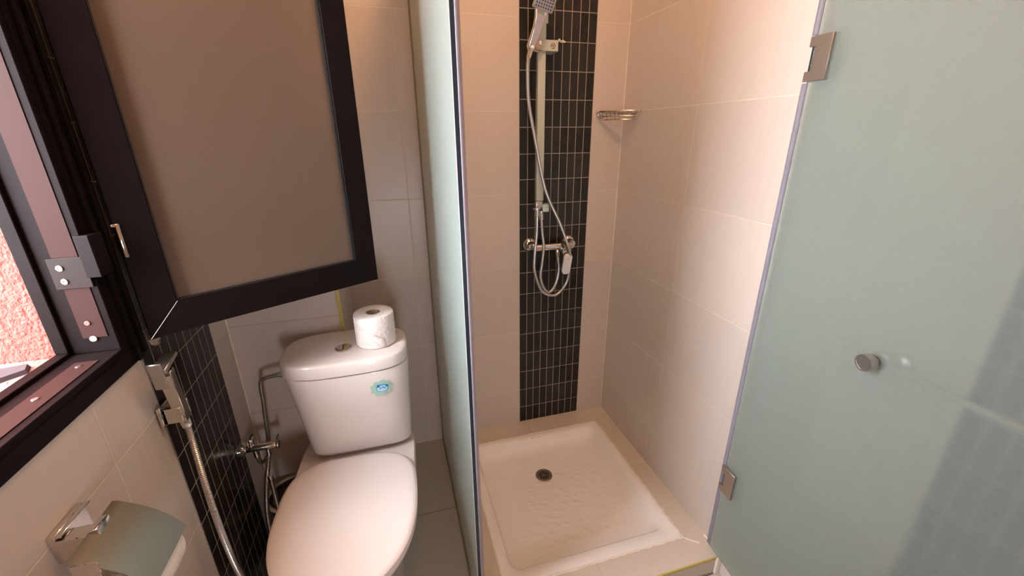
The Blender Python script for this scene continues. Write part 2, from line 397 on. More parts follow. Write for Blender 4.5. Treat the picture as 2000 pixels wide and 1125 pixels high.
# sash
SH = Vector((-1.000, -.755, 0)); sd_ = Vector((-.571+1.0, -.505+.755, 0)).normalized(); sn = Vector((sd_.y, -sd_.x, 0))
SM = Matrix((( sd_.x, -sn.x, 0, SH.x), (sd_.y, -sn.y, 0, SH.y), (0, 0, 1, 0), (0, 0, 0, 1)))    # local x along sash, local y away from viewer
SW, SZ0, SZ1, ST = .500, .604, 1.545, .038
bm = nb()
box(bm, (0, 0, SZ0), (.0575, ST, SZ1), .0015, 1)
box(bm, (SW-.0575, 0, SZ0), (SW, ST, SZ1), .0015, 1)
# mitred rails as wedges
def rail(z0, z1, flip):
    a = [(0, 0, z0), (SW, 0, z0), (SW-.0575, 0, z1), (.0575, 0, z1)] if not flip else [(.0575, 0, z0), (SW-.0575, 0, z0), (SW, 0, z1), (0, 0, z1)]
    prism(bm, [(x, -.0006, z) for x, y, z in a], (0, ST+.001, 0))
rail(SZ0-.0005, SZ0+.065, False); rail(SZ1-.065, SZ1+.0005, True)
bmesh.ops.transform(bm, matrix=SM, verts=bm.verts[:])
sash = obj('window_sash', bm, m_alu, win, label='open inward swung black window sash with brown frosted pane')
bm = nb(); box(bm, (.055, .012, SZ0+.058), (SW-.055, .017, SZ1-.058)); bmesh.ops.transform(bm, matrix=SM, verts=bm.verts[:])
obj('pane', bm, m_frost_w, sash, label='frosted brown window pane')
bm = nb()
for a, b in (((.0570, .004, SZ0+.064), (.0605, .012, SZ1-.064)), ((SW-.0605, .004, SZ0+.064), (SW-.0570, .012, SZ1-.064)), ((.057, .004, SZ0+.0635), (SW-.057, .012, SZ0+.0670))): box(bm, a, b)
bmesh.ops.transform(bm, matrix=SM, verts=bm.verts[:]); obj('gasket', bm, m_dark, sash)
bm = nb(); box(bm, (.0022, -.004, .772), (.0085, .004, .833), .0015, 2); box(bm, (-.004, -.0035, .829), (.009, .001, .835), .001, 1)
bmesh.ops.transform(bm, matrix=SM, verts=bm.verts[:]); obj('sash_hinge', bm, m_chrome, sash, True, label='chrome hinge knuckle')
bm = nb(); tube(bm, [SM @ Vector(p) for p in ((.0, -.0006, SZ0-.001), (.0575, -.0006, SZ0+.065))], .0006, 5); obj('mitre_joint', bm, m_chrome_s, sash, label='pale mitre joint line in the corner')
bm = nb(); lathe(bm, SM @ Vector((.004, -.001, SZ0-.002)), (0, 0, -1), [(0, 0), (0, .010), (.010, .008), (.014, .003), (.014, 0)], 7); obj('corner_plug', bm, simple('dirty_plug', (.10, .07, .05), .8), sash)

# ------------------------------------------------------------------ shower tray
tray = thing('shower_tray', 'white square shower tray set in a beige tiled ledge', 'shower tray', (0, 0, -.45))
bm = nb(); O = tray.location.z
rings = []
g = .001
def RR(dx0, dx1, dy0, dy1, z, r): return [(x, y, z-O) for x, y, z in rrect(TX0+dx0, TX1-dx1, TY0+dy0, TY1-dy1, z, r, 8)]
rings = [RR(g, g, g, g, -.470, .006), RR(g, g, g, g, PLAT-.003, .006), RR(.003, .003, .003, .003, PLAT+.0015, .010), RR(.010, .010, .010, .008, PLAT+.002, .02),
         RR(.030, .028, .046, .022, PLAT+.001, .035), RR(.037, .036, .053, .030, PLAT-.005, .042), RR(.041, .046, .057, .045, PLAT-.020, .05), RR(.047, .062, .063, .068, PLAT-.037, .06), RR(.060, .085, .078, .098, PLAT-.046, .06), RR(.10, .12, .12, .14, PLAT-.050, .06)]
# floor grid with fall toward the drain: concentric rings
DR = Vector((.014, -.318))
base = rings[-1]; zb = PLAT-.050
for f in (.8, .6, .42, .26, .15):
    rings.append([(DR.x+(x-DR.x)*f, DR.y+(y-DR.y)*f, zb-.006*(1-f)-O) for x, y, z in base])
last = rings[-1]; n_ = len(last)
rings.append([(DR.x+.036*math.cos(math.atan2(y-DR.y, x-DR.x)), DR.y+.036*math.sin(math.atan2(y-DR.y, x-DR.x)), zb-.0065-O) for x, y, z in last])
loft(bm, rings)
m, nt, p = mat('tray_antislip'); p.inputs['Base Color'].default_value = (.85, .82, .79, 1); p.inputs['Roughness'].default_value = .17; p.inputs['Coat Weight'].default_value = .3
tc = nt.nodes.new('ShaderNodeTexCoord'); mp = nt.nodes.new('ShaderNodeMapping'); mp.inputs['Scale'].default_value = (26, 42, 20); mp.inputs['Rotation'].default_value = (0, 0, R(25))
nt.links.new(tc.outputs['Object'], mp.inputs[0])
nz = nt.nodes.new('ShaderNodeTexVoronoi'); nz.feature = 'SMOOTH_F1'; nz.inputs['Scale'].default_value = 1.0; nt.links.new(mp.outputs[0], nz.inputs['Vector'])
mr = nt.nodes.new('ShaderNodeMapRange'); mr.inputs[1].default_value = .15; mr.inputs[2].default_value = .45; mr.inputs[3].default_value = 1; mr.inputs[4].default_value = 0; nt.links.new(nz.outputs[0], mr.inputs[0])
b_ = nt.nodes.new('ShaderNodeBump'); b_.inputs['Strength'].default_value = .5; b_.inputs['Distance'].default_value = .0025
nt.links.new(mr.outputs[0], b_.inputs['Height']); nt.links.new(b_.outputs[0], p.inputs['Normal'])
m_anti = m
bm.faces.ensure_lookup_table()
for f in bm.faces:
    c = f.calc_center_median()
    if c.z+O < PLAT-.048: f.material_index = 1
obj('tray_body', bm, mats=[m_tray, m_anti], parent=tray, smooth=True)
dz = zb-.0065-O
bm = nb(); lathe(bm, (DR.x, DR.y, dz), (0, 0, 1), [(0, 0), (0, .037), (.003, .0365), (.0045, .034), (.004, .027), (.003, .026), (.003, 0)], 36)
dr = obj('drain', bm, m_drain, tray, True, label='round steel drain grate')
bm = nb()
for k in range(10):
    a = 2*math.pi*k/10; d = Vector((math.cos(a), math.sin(a), 0)); e = Vector((-d.y, d.x, 0)); c = Vector((DR.x, DR.y, dz+.0031))
    prism(bm, [c+d*.007+e*.0012, c+d*.007-e*.0012, c+d*.023-e*.0036, c+d*.023+e*.0036], (0, 0, .0004))
obj('drain_slots', bm, m_dark, dr)
bm = nb()
for (x, y, l, a) in ((.028, -.134, .022, .5), (.047, -.132, .012, -.3), (.052, -.137, .006, 1.)):
    d = Vector((math.cos(a)*l/2, math.sin(a)*l/2*.5, 0)); tube(bm, [Vector((x, y, PLAT-.001-O+(-.002)))-d, Vector((x, y+.001, PLAT-.001-O-.002)), Vector((x, y, PLAT-.001-O-.002))+d], .0014, 5)
obj('scuff_mark', bm, m_smear, tray, label='brown scuff at the rim behind the drain')

# ------------------------------------------------------------------ glass partition and door
GZ = 1.69
ps = thing('glass_partition', 'fixed frosted green glass panel between toilet and shower', 'glass panel', (GX, -.45, FLO))
def loc(bm, o):
    bmesh.ops.translate(bm, vec=-Vector(o.location), verts=bm.verts[:]); return bm
PF = -.852
obj('glass_panel', loc(box(nb(), (GX, PF, FLO+.0003), (GX+.008, -.0003, GZ), .0004, 1), ps), m_frost, ps)
obj('glass_edge', loc(box(nb(), (GX+.0005, PF-.0035, FLO+.0005), (GX+.0085, PF, GZ)), ps), m_edge, ps, label='dark polished front edge')
obj('edge_highlight', loc(box(nb(), (GX-.0006, PF-.0038, FLO+.0005), (GX+.0005, PF-.0005, GZ)), ps), simple('painted_highlight', (.85, .85, .85), .2, metal=.4), ps, label='pale strip painted as the highlight along the glass edge')  # highlight on the edge, built as a strip of pale colour
bm = nb(); box(bm, (GX+.0090, PF-.006, FLO+.002), (GX+.0125, PF+.010, GZ), .0006, 1); box(bm, (GX+.0125, PF-.003, FLO+.002), (GX+.0185, PF+.003, GZ), .0006, 1)
obj('edge_seal', loc(bm, ps), m_seal, ps, label='clear pinkish plastic seal strip')
bm = nb(); box(bm, (GX-.004, -.868, FLO), (GX-.0003, -.0015, FLO+.005), .001, 1); box(bm, (GX-.004, -.006, FLO), (GX-.0003, -.0015, GZ), .001, 1)
obj('silicone_joint', loc(bm, ps), simple('dirty_silicone', (.24, .19, .11), .6, noise=.3, nscale=50), ps)

DA = R(4.5); DH = Vector((RW-.030, -.848, 0)); dd = Vector((-math.sin(DA), -math.cos(DA), 0)); dn = Vector((-math.cos(DA), math.sin(DA), 0))  # dn points to camera side
door = thing('shower_door', 'open frosted green glass shower door with small round knob', 'shower door', (DH.x, DH.y, PLAT))
DM = Matrix(((dd.x, dn.x, 0, 0), (dd.y, dn.y, 0, 0), (0, 0, 1, -PLAT), (0, 0, 0, 1)))   # local: x along door, y toward viewer, z world
def dloc(bm): bmesh.ops.transform(bm, matrix=DM, verts=bm.verts[:]); return bm
DB, DW = -.345, .66
obj('glass_panel', dloc(box(nb(), (.008, -.004, DB), (DW, .004, GZ), .0004, 1)), m_frost, door)
bm = nb(); box(bm, (-.004, -.0052, DB+.001), (.0078, .0052, 1.084), .001, 1); box(bm, (-.004, -.0052, 1.180), (.0078, .0052, GZ), .001, 1); box(bm, (.0078, .0041, DB+.001), (.0125, .0058, -.102), .0004, 1); box(bm, (.0078, .0041, .002), (.0125, .0058, 1.084), .0004, 1); box(bm, (.0078, .0041, 1.180), (.0125, .0058, GZ), .0004, 1)
obj('door_seal', dloc(bm), m_seal_v, door, label='violet tinted plastic seal down the hinge edge')
def hinge(z0, z1):
    zc = (z0+z1)/2; h = obj('hinge', dloc(hinge_mesh(z0, z1, .0042, .0098)), m_nickel, door, True)
    obj('back_plate', dloc(hinge_mesh(z0, z1, -.0042, -.0098)), m_nickel, h, True)
    bm = nb(); box(bm, (.018, .0045, zc-.024), (.0225, .0088, zc+.024), .0004, 1); obj('pivot_pin', dloc(bm), m_chrome, h)
    bm = nb(); box(bm, (-.006, -.0285, zc-.026), (.014, -.011, zc+.026), .001, 1)
    obj('wall_bracket', dloc(bm), m_nickel, h, True)
    bm = nb(); box(bm, (.004, -.0038, z0+.001), (.0555, .0038, z1-.001)); obj('rubber_pad', dloc(bm), m_dark, h)
def hinge_mesh(z0, z1, y0, y1):
    zc = (z0+z1)/2; x1 = .057; xn = .0185; hn = .0245
    bm = nb(); prism(bm, [(.001, y0, z0), (x1, y0, z0), (x1, y0, z1), (.001, y0, z1), (.001, y0, zc+hn), (xn, y0, zc+hn), (xn, y0, zc-hn), (.001, y0, zc-hn)], (0, y1-y0, 0))
    bmesh.ops.recalc_face_normals(bm, faces=bm.faces[:])
    bmesh.ops.bevel(bm, geom=bm.edges[:], offset=.0006, segments=1, affect='EDGES'); return bm
hinge(1.087, 1.177); hinge(-.097, -.005)
bm = nb()
lathe(bm, (.318, .004, .545), (0, 1, 0), [(0, 0), (0, .0095), (.010, .0095), (.011, .016), (.012, .0175), (.026, .0175), (.0275, .0168), (.0275, .0145), (.0262, .014), (.0262, 0)], 32)
k = obj('knob', dloc(bm), m_chrome_s, door, True, label='small round satin metal knob')
bm = nb(); lathe(bm, (.318, -.004, .545), (0, -1, 0), [(0, 0), (0, .0095), (.008, .0095), (.009, .016), (.010, .0175), (.024, .0175), (.0255, .0168), (.0255, 0)], 32)
obj('rear_knob', dloc(bm), m_chrome_s, k, True)

# towel rail behind the glass door, on the right wall
tr = thing('towel_rail', 'horizontal chrome towel rail on the wall, blurred behind the open glass door', 'towel rail', (RW, -1.6, .535))
bm = nb(); cyl(bm, (-.034, .45, 0), (-.034, -.35, 0), .0075, seg=20, bev=.001); obj('rail', bm, m_chrome, tr, True)
for y in (.42, -.32):
    bm = nb(); cyl(bm, (-.0025, y, 0), (-.034, y, 0), .006, seg=16); lathe(bm, (-.0022, y, 0), (-1, 0, 0), [(0, 0), (0, .022), (.006, .022), (.008, .019), (.008, 0)], 24); obj('bracket', bm, m_chrome, tr, True)

# ------------------------------------------------------------------ slide rail, hand shower, hose, mixer
sr = thing('shower_slide_rail', 'flat pale green shower slide rail on the black mosaic strip', 'shower rail', (.068, -.002, 1.0))
def at(o, p): return Vector(p)-Vector(o.location)
bm = nb(); box(bm, at(sr, (.054, -.062, .728)), at(sr, (.083, -.050, 1.46)), .0015, 2); obj('bar', bm, m_film, sr, True)
bm = nb(); box(bm, at(sr, (.0525, -.0635, 1.350)), at(sr, (.0900, -.0505, 1.62)), .001, 1); obj('bar_sleeve', bm, m_film, sr, True)
bm = nb(); box(bm, at(sr, (.0835, -.058, .728)), at(sr, (.0845, -.052, 1.35))); obj('bar_edge', bm, m_chrome_s, sr)
bm = nb(); box(bm, at(sr, (.049, -.071, 1.262)), at(sr, (.127, -.064, 1.298)), .001, 1); box(bm, at(sr, (.090, -.064, 1.262)), at(sr, (.127, -.0025, 1.290)), .001, 1)
bk = obj('upper_bracket', bm, m_film, sr, True)
bm = nb(); n_ = 18
for k in range(n_):
    if k % 6 == 5: continue
    a = 2*math.pi*k/n_; box(bm, (-.002, 0, -.0012), (.002, .0005, .0012), mtx=Matrix.Translation(at(sr, (.107+.008*math.cos(a), -.0717, 1.279+.008*math.sin(a)))) @ Matrix.Rotation(-a, 4, 'Y'))
lathe(bm, at(sr, (.107, -.0711, 1.279)), (0, -1, 0), [(0, 0), (0, .0035), (.0006, .0035), (.0006, 0)], 10)
obj('rust_stain', bm, m_stamp, bk, label='round reddish brown stain on the bracket')
bm = nb(); box(bm, at(sr, (.078, -.074, .684)), at(sr, (.104, -.052, .714)), .0012, 1); cyl(bm, at(sr, (.091, -.052, .699)), at(sr, (.091, -.0025, .699)), .009, seg=14)
lb = obj('lower_bracket', bm, m_filmc, sr, True, label='pale cyan capped lower bracket')
bm = nb(); tube(bm, [at(sr, p) for p in ((.087, -.070, .706), (.091, -.0745, .700), (.097, -.0750, .704), (.101, -.070, .707))], .0007, 5); obj('scratch', bm, m_smear, lb)
bm = nb(); box(bm, at(sr, (.050, -.070, .700)), at(sr, (.080, -.046, .728)), .003, 2); cyl(bm, at(sr, (.056, -.062, .694)), at(sr, (.056, -.062, .701)), .016, seg=20); obj('bar_foot', bm, m_chrome_s, sr, True)
# slider holder
bm = nb(); box(bm, at(sr, (.044, -.082, 1.255)), at(sr, (.060, -.046, 1.292)), .003, 2); cyl(bm, at(sr, (.052, -.075, 1.268)), at(sr, (.018, -.096, 1.268)), .014, seg=20, bev=.002)
obj('slider', bm, m_chrome, sr, True)
# cement/silicone blobs of an old fixing
bm = nb()
for x, z, r in ((.150, 1.307, .0045), (.157, 1.311, .0060), (.165, 1.307, .0045), (.172, 1.308, .0055), (.179, 1.3065, .0035)): bmesh.ops.create_icosphere(bm, subdivisions=2, radius=r, matrix=Matrix.Translation((x, -.004, z)) @ Matrix.Diagonal((1, .45, 1, 1)))
tag(obj('silicone_blob', bm, m_silicone, None, True), 'cream blob of old filler on the black tiles beside the rail bracket', 'filler')

# hand shower: square head tilted, tapering handle
hs = thing('hand_shower', 'chrome hand shower with square grey spray face in its slider', 'hand shower', (.030, -.10, 1.255))
ax0 = Vector((.014, -.100, 1.265)); ax1 = Vector((.038, -.130, 1.362)); 
hv = ax1-ax0
def ringsq(c, u, v, a, b, n=3.2, N=24):
    out = []
    for i in range(N):
        t = 2*math.pi*i/N; cc, ss = math.cos(t), math.sin(t)
        out.append(c+u*(a*abs(cc)**(2/n)*(1 if cc >= 0 else -1))+v*(b*abs(ss)**(2/n)*(1 if ss >= 0 else -1)))
    return out
hd = hv.normalized(); hu = Vector((1, 0, -.25)); hu = (hu-hd*hu.dot(hd)).normalized(); hw = hd.cross(hu)
bm = nb(); H = Vector(hs.location)
loft(bm, [ringsq(ax0-H+hv*t, hu, hw, a, b) for t, a, b in ((-.12, .007, .007), (-.06, .012, .011), (0, .0165, .015), (.3, .0150, .014), (.6, .0145, .012), (.85, .0175, .011), (1.0, .022, .010), (1.08, .024, .009))])
obj('handle', bm, m_chrome, hs, True)
# inset blue-grey face panel on the handle
bm = nb(); fn = hw if hw.y < 0 else -hw
prism(bm, [ax0-H+hv*.10+fn*.0135+hu*-.008, ax0-H+hv*.10+fn*.0135+hu*.008, ax0-H+hv*.98+fn*.0115+hu*.017, ax0-H+hv*.98+fn*.0115+hu*-.015], fn*.0022)
obj('handle_inset', bm, m_grey, hs)
bm = nb(); bmesh.ops.create_uvsphere(bm, u_segments=14, v_segments=10, radius=.0075, matrix=Matrix.Translation(ax0-H+hv*.02+fn*.014)); obj('pivot_button', bm, m_lever, hs, True)
# square head
hdir = (hd*.4+Vector((.28, -.30, .5))).normalized(); hx = hu; hn_ = hdir.cross(hx).normalized(); hn_ = hn_ if hn_.y < 0 else -hn_
hdir = hx.cross(hn_).normalized(); hdir = hdir if hdir.z > 0 else -hdir
HC = ax1-H+hdir*.055
MM = Matrix(((hx.x, hdir.x, hn_.x, HC.x), (hx.y, hdir.y, hn_.y, HC.y), (hx.z, hdir.z, hn_.z, HC.z), (0, 0, 0, 1)))
hb_ = obj('shower_head', box(nb(), (-.036, -.046, -.008), (.036, .046, .006), .003, 2, mtx=MM), m_chrome_s, hs, True)
obj('spray_face', box(nb(), (-.032, -.042, .0055), (.032, .042, .0078), .0008, 1, mtx=MM), m_grey, hb_)
bm = nb()
for i in range(7):
    for j in range(9): box(bm, (-.0265+i*.0088-.0026, -.036+j*.009-.0026, .0078), (-.0265+i*.0088+.0026, -.036+j*.009+.0026, .0088))
bmesh.ops.transform(bm, matrix=MM, verts=bm.verts[:]); obj('nozzles', bm, m_hole, hb_)

# mixer tap
mx = thing('shower_mixer_tap', 'chrome wall mixer tap with light lever on the black mosaic', 'tap', (.135, -.002, .535))
def ml(p): return Vector(p)-Vector(mx.location)
for x in (.045, .222):
    bm = nb(); lathe(bm, ml((x, -.0021, .535)), (0, -1, 0), [(0, 0), (0, .031), (.006, .031), (.014, .026), (.020, .018), (.046, .017), (.050, .016), (.050, 0)], 30); obj('escutcheon', bm, m_chrome, mx, True)
bm = nb(); cyl(bm, ml((.045, -.060, .532)), ml((.222, -.060, .532)), .0155, seg=28, bev=.003)
cyl(bm, ml((.178, -.052, .532)), ml((.178, -.105, .520)), .021, seg=28, bev=.003)
obj('body', bm, m_chrome, mx, True)
bm = nb(); cyl(bm, ml((.150, -.062, .524)), ml((.152, -.064, .490)), .009, seg=18, bev=.001); obj('outlet', bm, m_chrome, mx, True)
bm = nb()
lev = [(.172+.0, 0)]
A = []
for (dx, dz) in [(x-.0, y) for x, y, _ in rrect(-.0185, .0185, -.050, .050, 0, .0180, 8)]: A.append((dx, dz))
lp = ml((.180, -.098, .464)); lu = Vector((1, 0, 0)); lv = Vector((0, -.28, 1)).normalized(); ln_ = lu.cross(lv); ln_ = ln_ if ln_.y < 0 else -ln_
bm = nb(); prism(bm, [lp+lu*a+lv*b for a, b in A], ln_*.011); bmesh.ops.recalc_face_normals(bm, faces=bm.faces[:])
bmesh.ops.bevel(bm, geom=[e for e in bm.edges if all(abs((v.co-lp).dot(ln_)-.011) < 1e-4 for v in e.verts)], offset=.003, segments=3, affect='EDGES')
lvr = obj('lever', bm, m_lever, mx, True, label='pale silver oval lever')
bm = nb(); tube(bm, [lp+ln_*.0113+lu*a+lv*b for a, b in ((-.004, .030), (0, .0265), (.005, .0285))], .0007, 5); tube(bm, [lp+ln_*.0113+lu*a+lv*b for a, b in ((0, .034), (0, .030))], .0007, 5); obj('lever_mark', bm, m_smear, lvr)
# hose
HY = -.088
def hp(x, z, y=HY): return (x, y, z)
pts = [(.012, -.100, 1.252), (.003, -.104, 1.232), (.002, -.100, 1.18), (.0095, -.092, 1.09), (.035, -.09, .967), (.080, -.092, .775), (.142, -.11, .633), (.182, -.120, .520), (.198, -.085, .46), (.199, -.078, .40), (.182, -.08, .355), (.137, -.085, .320), (.077, -.085, .345), (.044, -.08, .431), (.044, -.075, .499), (.055, -.068, .60), (.057, -.064, .690)]
hose = thing('shower_hose', 'looped chrome shower hose hanging over the mixer tap', 'hose', (.1, -.09, .6))
HL = Vector(hose.location)
bm = nb(); tube(bm, [Vector(p)-HL for p in spline(pts, 14)], .0062, 12)
obj('hose_tube', bm, m_chrome_s, hose, True)
pts2 = [(.070, -.075, .682), (.076, -.075, .60), (.083, -.077, .54), (.077, -.078, .47), (.070, -.08, .41), (.084, -.082, .36), (.112, -.082, .336), (.143, -.075, .370), (.157, -.068, .43), (.153, -.064, .488)]
bm = nb(); tube(bm, [Vector(p)-HL for p in spline(pts2, 14)], .0062, 12)
obj('hose_tube', bm, m_chrome_s, hose, True)
for a, b, r0, r1 in (((.013, -.1005, 1.262), (.004, -.103, 1.232), .0095, .008), ((.057, -.064, .695), (.0565, -.066, .665), .008, .008), ((.070, -.075, .690), (.0725, -.075, .655), .0085, .0085)):
    obj('hose_ferrule', cyl(nb(), Vector(a)-HL, Vector(b)-HL, r0, r1, 18), m_chrome, hose, True)

# corner soap basket
sb = thing('soap_basket', 'small chrome wire soap basket in the shower corner', 'soap basket', (RW, 0, 1.05))
bm = nb(); r_ = .0028
def q(x, y, z): return Vector((x, y, z))
def arc(rad, z, n=14): return [Vector((-.003-rad*math.cos(t), -.003-rad*math.sin(t), z)) for t in [math.pi/2*k/n for k in range(n+1)]]
front = lambda e, z: [Vector((-.122+e, -.004, z)), Vector((-.108+e*.9, -.045, z)), Vector((-.075+e*.6, -.090, z)), Vector((-.035, -.125+e*.8, z)), Vector((-.004, -.136+e, z))]
bm = nb(); tube(bm, spline(front(0, .014), 6), .003, 8); tube(bm, [q(-.122, -.004, .014), q(-.004, -.004, .014), q(-.004, -.136, .014)], .003, 8)
box(bm, (-.126, -.010, .008), (-.118, -.0022, .018), .001, 1); box(bm, (-.010, -.140, .008), (-.0022, -.132, .018), .001, 1); rim = obj('rim', bm, m_chrome, sb, True)
bm = nb(); tube(bm, spline(front(.008, -.004), 6), .002, 8); tube(bm, spline(front(.016, -.017), 6), .002, 8); obj('front_wire', bm, m_chrome, sb, True)
for k in range(9):
    t = (k+.5)/9; y = -.010-.115*t; xe = -.112+.10*max(0, (t-.05))**1.15
    bm = nb(); tube(bm, [q(-.005, y, -.016), q(xe, y, -.017), q(xe-.003, y, -.006), q(xe-.007, y, .012)], .0016, 6); obj('wire', bm, m_chrome, sb, True)
for p in ((-.112, -.003, .004), (-.003, -.09, .004)):
    bm = nb(); d = (0, -1, 0) if p[1] > -.01 else (-1, 0, 0); lathe(bm, p, d, [(0, 0), (0, .010), (.008, .010), (.010, .007), (.010, 0)], 18); obj('fixing_disc', bm, m_chrome, sb, True)

# ------------------------------------------------------------------ toilet
TC = Vector((-.695, -.70, FLO)); TR = R(-3.0)
wc = thing('toilet', 'white close-coupled toilet with closed lid between left wall and glass panel', 'toilet', TC, 0)
def rotp(p, c=(-.688, -.54), a=TR):
    x, y = p[0]-c[0], p[1]-c[1]; return Vector((c[0]+x*math.cos(a)-y*math.sin(a), c[1]+x*math.sin(a)+y*math.cos(a), p[2]))-TC
def egg(cx, yb, yf, hw, z, N=72, nb_=3.5, nf=2.2, split=.36):
    """ring with squarish back at yb and rounded front at yf"""
    ym = yb+(yf-yb)*split; out = []
    for i in range(N):
        t = 2*math.pi*i/N; c, s = math.cos(t), math.sin(t); n = nb_ if s > 0 else nf
        x = hw*abs(c)**(2/n)*(1 if c >= 0 else -1); L_ = (yb-ym) if s > 0 else (ym-yf)
        y = ym+L_*abs(s)**(2/n)*(1 if s >= 0 else -1); out.append(rotp((cx+x, y, z)))
    return out
X = -.694
bm = nb()
loft(bm, [egg(X, -.40, -.86, .105, FLO), egg(X, -.40, -.86, .107, FLO+.02), egg(X, -.41, -.85, .098, FLO+.06), egg(X, -.42, -.86, .095, FLO+.14), egg(X, -.40, -.90, .115, FLO+.22),
          egg(X, -.37, -.94, .150, FLO+.30), egg(X, -.36, -.965, .172, FLO+.36), egg(X, -.355, -.972, .177, FLO+.400, nb_=4.5), egg(X, -.355, -.974, .176, FLO+.410, nb_=4.5), egg(X, -.358, -.970, .172, FLO+.4155, nb_=4.5)])
obj('bowl', bm, m_ceramic, wc, True)
def lidring(e, z): return egg(X, -.552-e, -.992+e, .181-e, z, nb_=3.4, nf=2.25, split=.42)
bm = nb(); z0 = FLO+.4165
loft(bm, [lidring(.004, z0), lidring(.001, z0+.004), lidring(.001, z0+.013), lidring(.004, z0+.0165)])
obj('seat', bm, m_seat, wc, True)
bm = nb(); z0 = FLO+.4345
loft(bm, [lidring(.004, z0-.001), lidring(0, z0+.003), lidring(-.0005, z0+.010), lidring(.003, z0+.015), lidring(.012, z0+.0185), lidring(.030, z0+.0200), lidring(.07, z0+.021), lidring(.12, z0+.0215)])
obj('lid', bm, m_seat, wc, True)
for dx in (-.075, .075):
    bm = nb(); p = rotp((X+dx, -.543, FLO+.4165)); cyl(bm, p, p+Vector((0, 0, .018)), .011, seg=16, bev=.002); obj('lid_hinge', bm, m_seat, wc, True)
# cistern
bm = nb(); CX = -.683
def tk(cx, hx, yb, yf, z, n=4.0):
    yc = (yb+yf)/2+.03; return [Vector(p)-TC for p in sup(cx, yc, hx, yb-yc, z, n, 96, hy2=yc-yf)]
def tank_ring(cx, hx, yb, yf, z, nfr=3.4):
    # flat back, bowed front
    out = []; N = 96; yc = yb-.115
    for i in range(N):
        t = 2*math.pi*i/N; c, s = math.cos(t), math.sin(t); n = 5 if s > 0 else nfr
        x = hx*abs(c)**(2/n)*(1 if c >= 0 else -1); h = (yb-yc) if s > 0 else (yc-yf)
        out.append(Vector((cx+x, yc+h*abs(s)**(2/n)*(1 if s >= 0 else -1), z))-TC)
    return out
ZB = .046
loft(bm, [tank_ring(-.674, .142, -.335, -.512, ZB, 4.2), tank_ring(-.674, .150, -.333, -.520, ZB+.004, 4.2), tank_ring(-.674, .154, -.331, -.525, ZB+.014, 4), tank_ring(-.677, .160, -.329, -.534, .12), tank_ring(-.681, .1685, -.328, -.548, .23), tank_ring(CX-.002, .1765, -.327, -.561, .339), tank_ring(CX-.002, .1755, -.327, -.560, .342), tank_ring(CX, .165, -.332, -.545, .3425), tank_ring(CX, .165, -.332, -.545, .3475)])
cist = obj('cistern', bm, m_ceramic, wc, True)
bm = nb(); LZ = .387
def lr(e, z, f=0): return [Vector(p)-TC for p in sup(CX-.004, -.449, .179-e, .1165-e, z, 3.3, 96)]
loft(bm, [lr(.004, .3460), lr(.0005, .3475), lr(0, .351), lr(.001, LZ-.008), lr(.003, LZ-.0035), lr(.008, LZ-.0008), lr(.016, LZ+.0002), lr(.06, LZ+.001)])
clid = obj('cistern_lid', bm, m_ceramic, wc, True)
bp = Vector((-.692, -.472, LZ+.001))-TC
bm = nb(); lathe(bm, bp, (0, 0, 1), [(0, 0), (0, .024), (.003, .0235), (.0045, .021), (.0035, .0195)], 32); cup = obj('button_ring', bm, m_chrome, clid, True)
for s in (-1, 1):
    bm = nb(); pts_ = [bp+Vector((s*.001, 0, .0015))]
    pts_ = [bp+Vector((s*(.0012+.0178*math.cos(t)), .0182*math.sin(t), .0015)) for t in [R(-88+176*k/12) for k in range(13)]]
    prism(bm, pts_, (0, 0, .0042+(.001 if s > 0 else 0))); bmesh.ops.recalc_face_normals(bm, faces=bm.faces[:]); obj('flush_button', bm, m_chrome, clid, label='chrome half of the dual flush button')
bm = nb(); box(bm, Vector((-.553, -.405, LZ+.0008))-TC, Vector((-.536, -.4035, LZ+.0014))-TC); obj('lid_mark', bm, m_smear, clid)
# sticker
stc = Vector((-.5945, 0, .283))
def sty(x, z):  # follow cistern front
    # width and front vary with z; evaluate superellipse
    pts_ = [(.12, -.677, .160, -.534), (.23, -.681, .1685, -.548), (.345, CX-.002, .1765, -.561)]
    for a, b in zip(pts_, pts_[1:]):
        if a[0] <= z <= b[0]:
            t = (z-a[0])/(b[0]-a[0]); cx = a[1]+(b[1]-a[1])*t; hx = a[2]+(b[2]-a[2])*t; yf = a[3]+(b[3]-a[3])*t; break
    yc = -.327-.115; u = min(.999, abs(x-cx)/hx); return yc-(yc-yf)*(1-u**3.4)**(1/3.4)
def patch(fn, N, m, off, nm, parent, label=None):
    bm = nb(); ctr = bm.verts.new(Vector((fn(0, 0)[0], sty(*fn(0, 0))-off, fn(0, 0)[1]))-TC); prev = None
    rings_ = []
    for k in (.5, 1.0):
        rings_.append([bm.verts.new(Vector((x, sty(x, z)-off, z))-TC) for x, z in [fn(2*math.pi*i/N, k) for i in range(N)]])
    for i in range(N):
        j = (i+1) % N; bm.faces.new((ctr, rings_[0][i], rings_[0][j])); bm.faces.new((rings_[0][i], rings_[1][i], rings_[1][j], rings_[0][j]))
    return obj(nm, bm, m, parent, label=label)
def blob(cx, cz, rx, rz, lob=0, amp=0, ph=0):
    return lambda t, k: (cx+rx*k*(1+amp*math.cos(lob*t+ph))*math.cos(t), cz+rz*k*(1+amp*math.cos(lob*t+ph))*math.sin(t))
sx_, sz_ = stc.x, stc.z
st = patch(blob(sx_, sz_, .0305, .0265, 9, .10), 72, m_stgreen, .0028, 'sticker', cist, 'pale green scalloped sticker with a smiling blue drop figure')
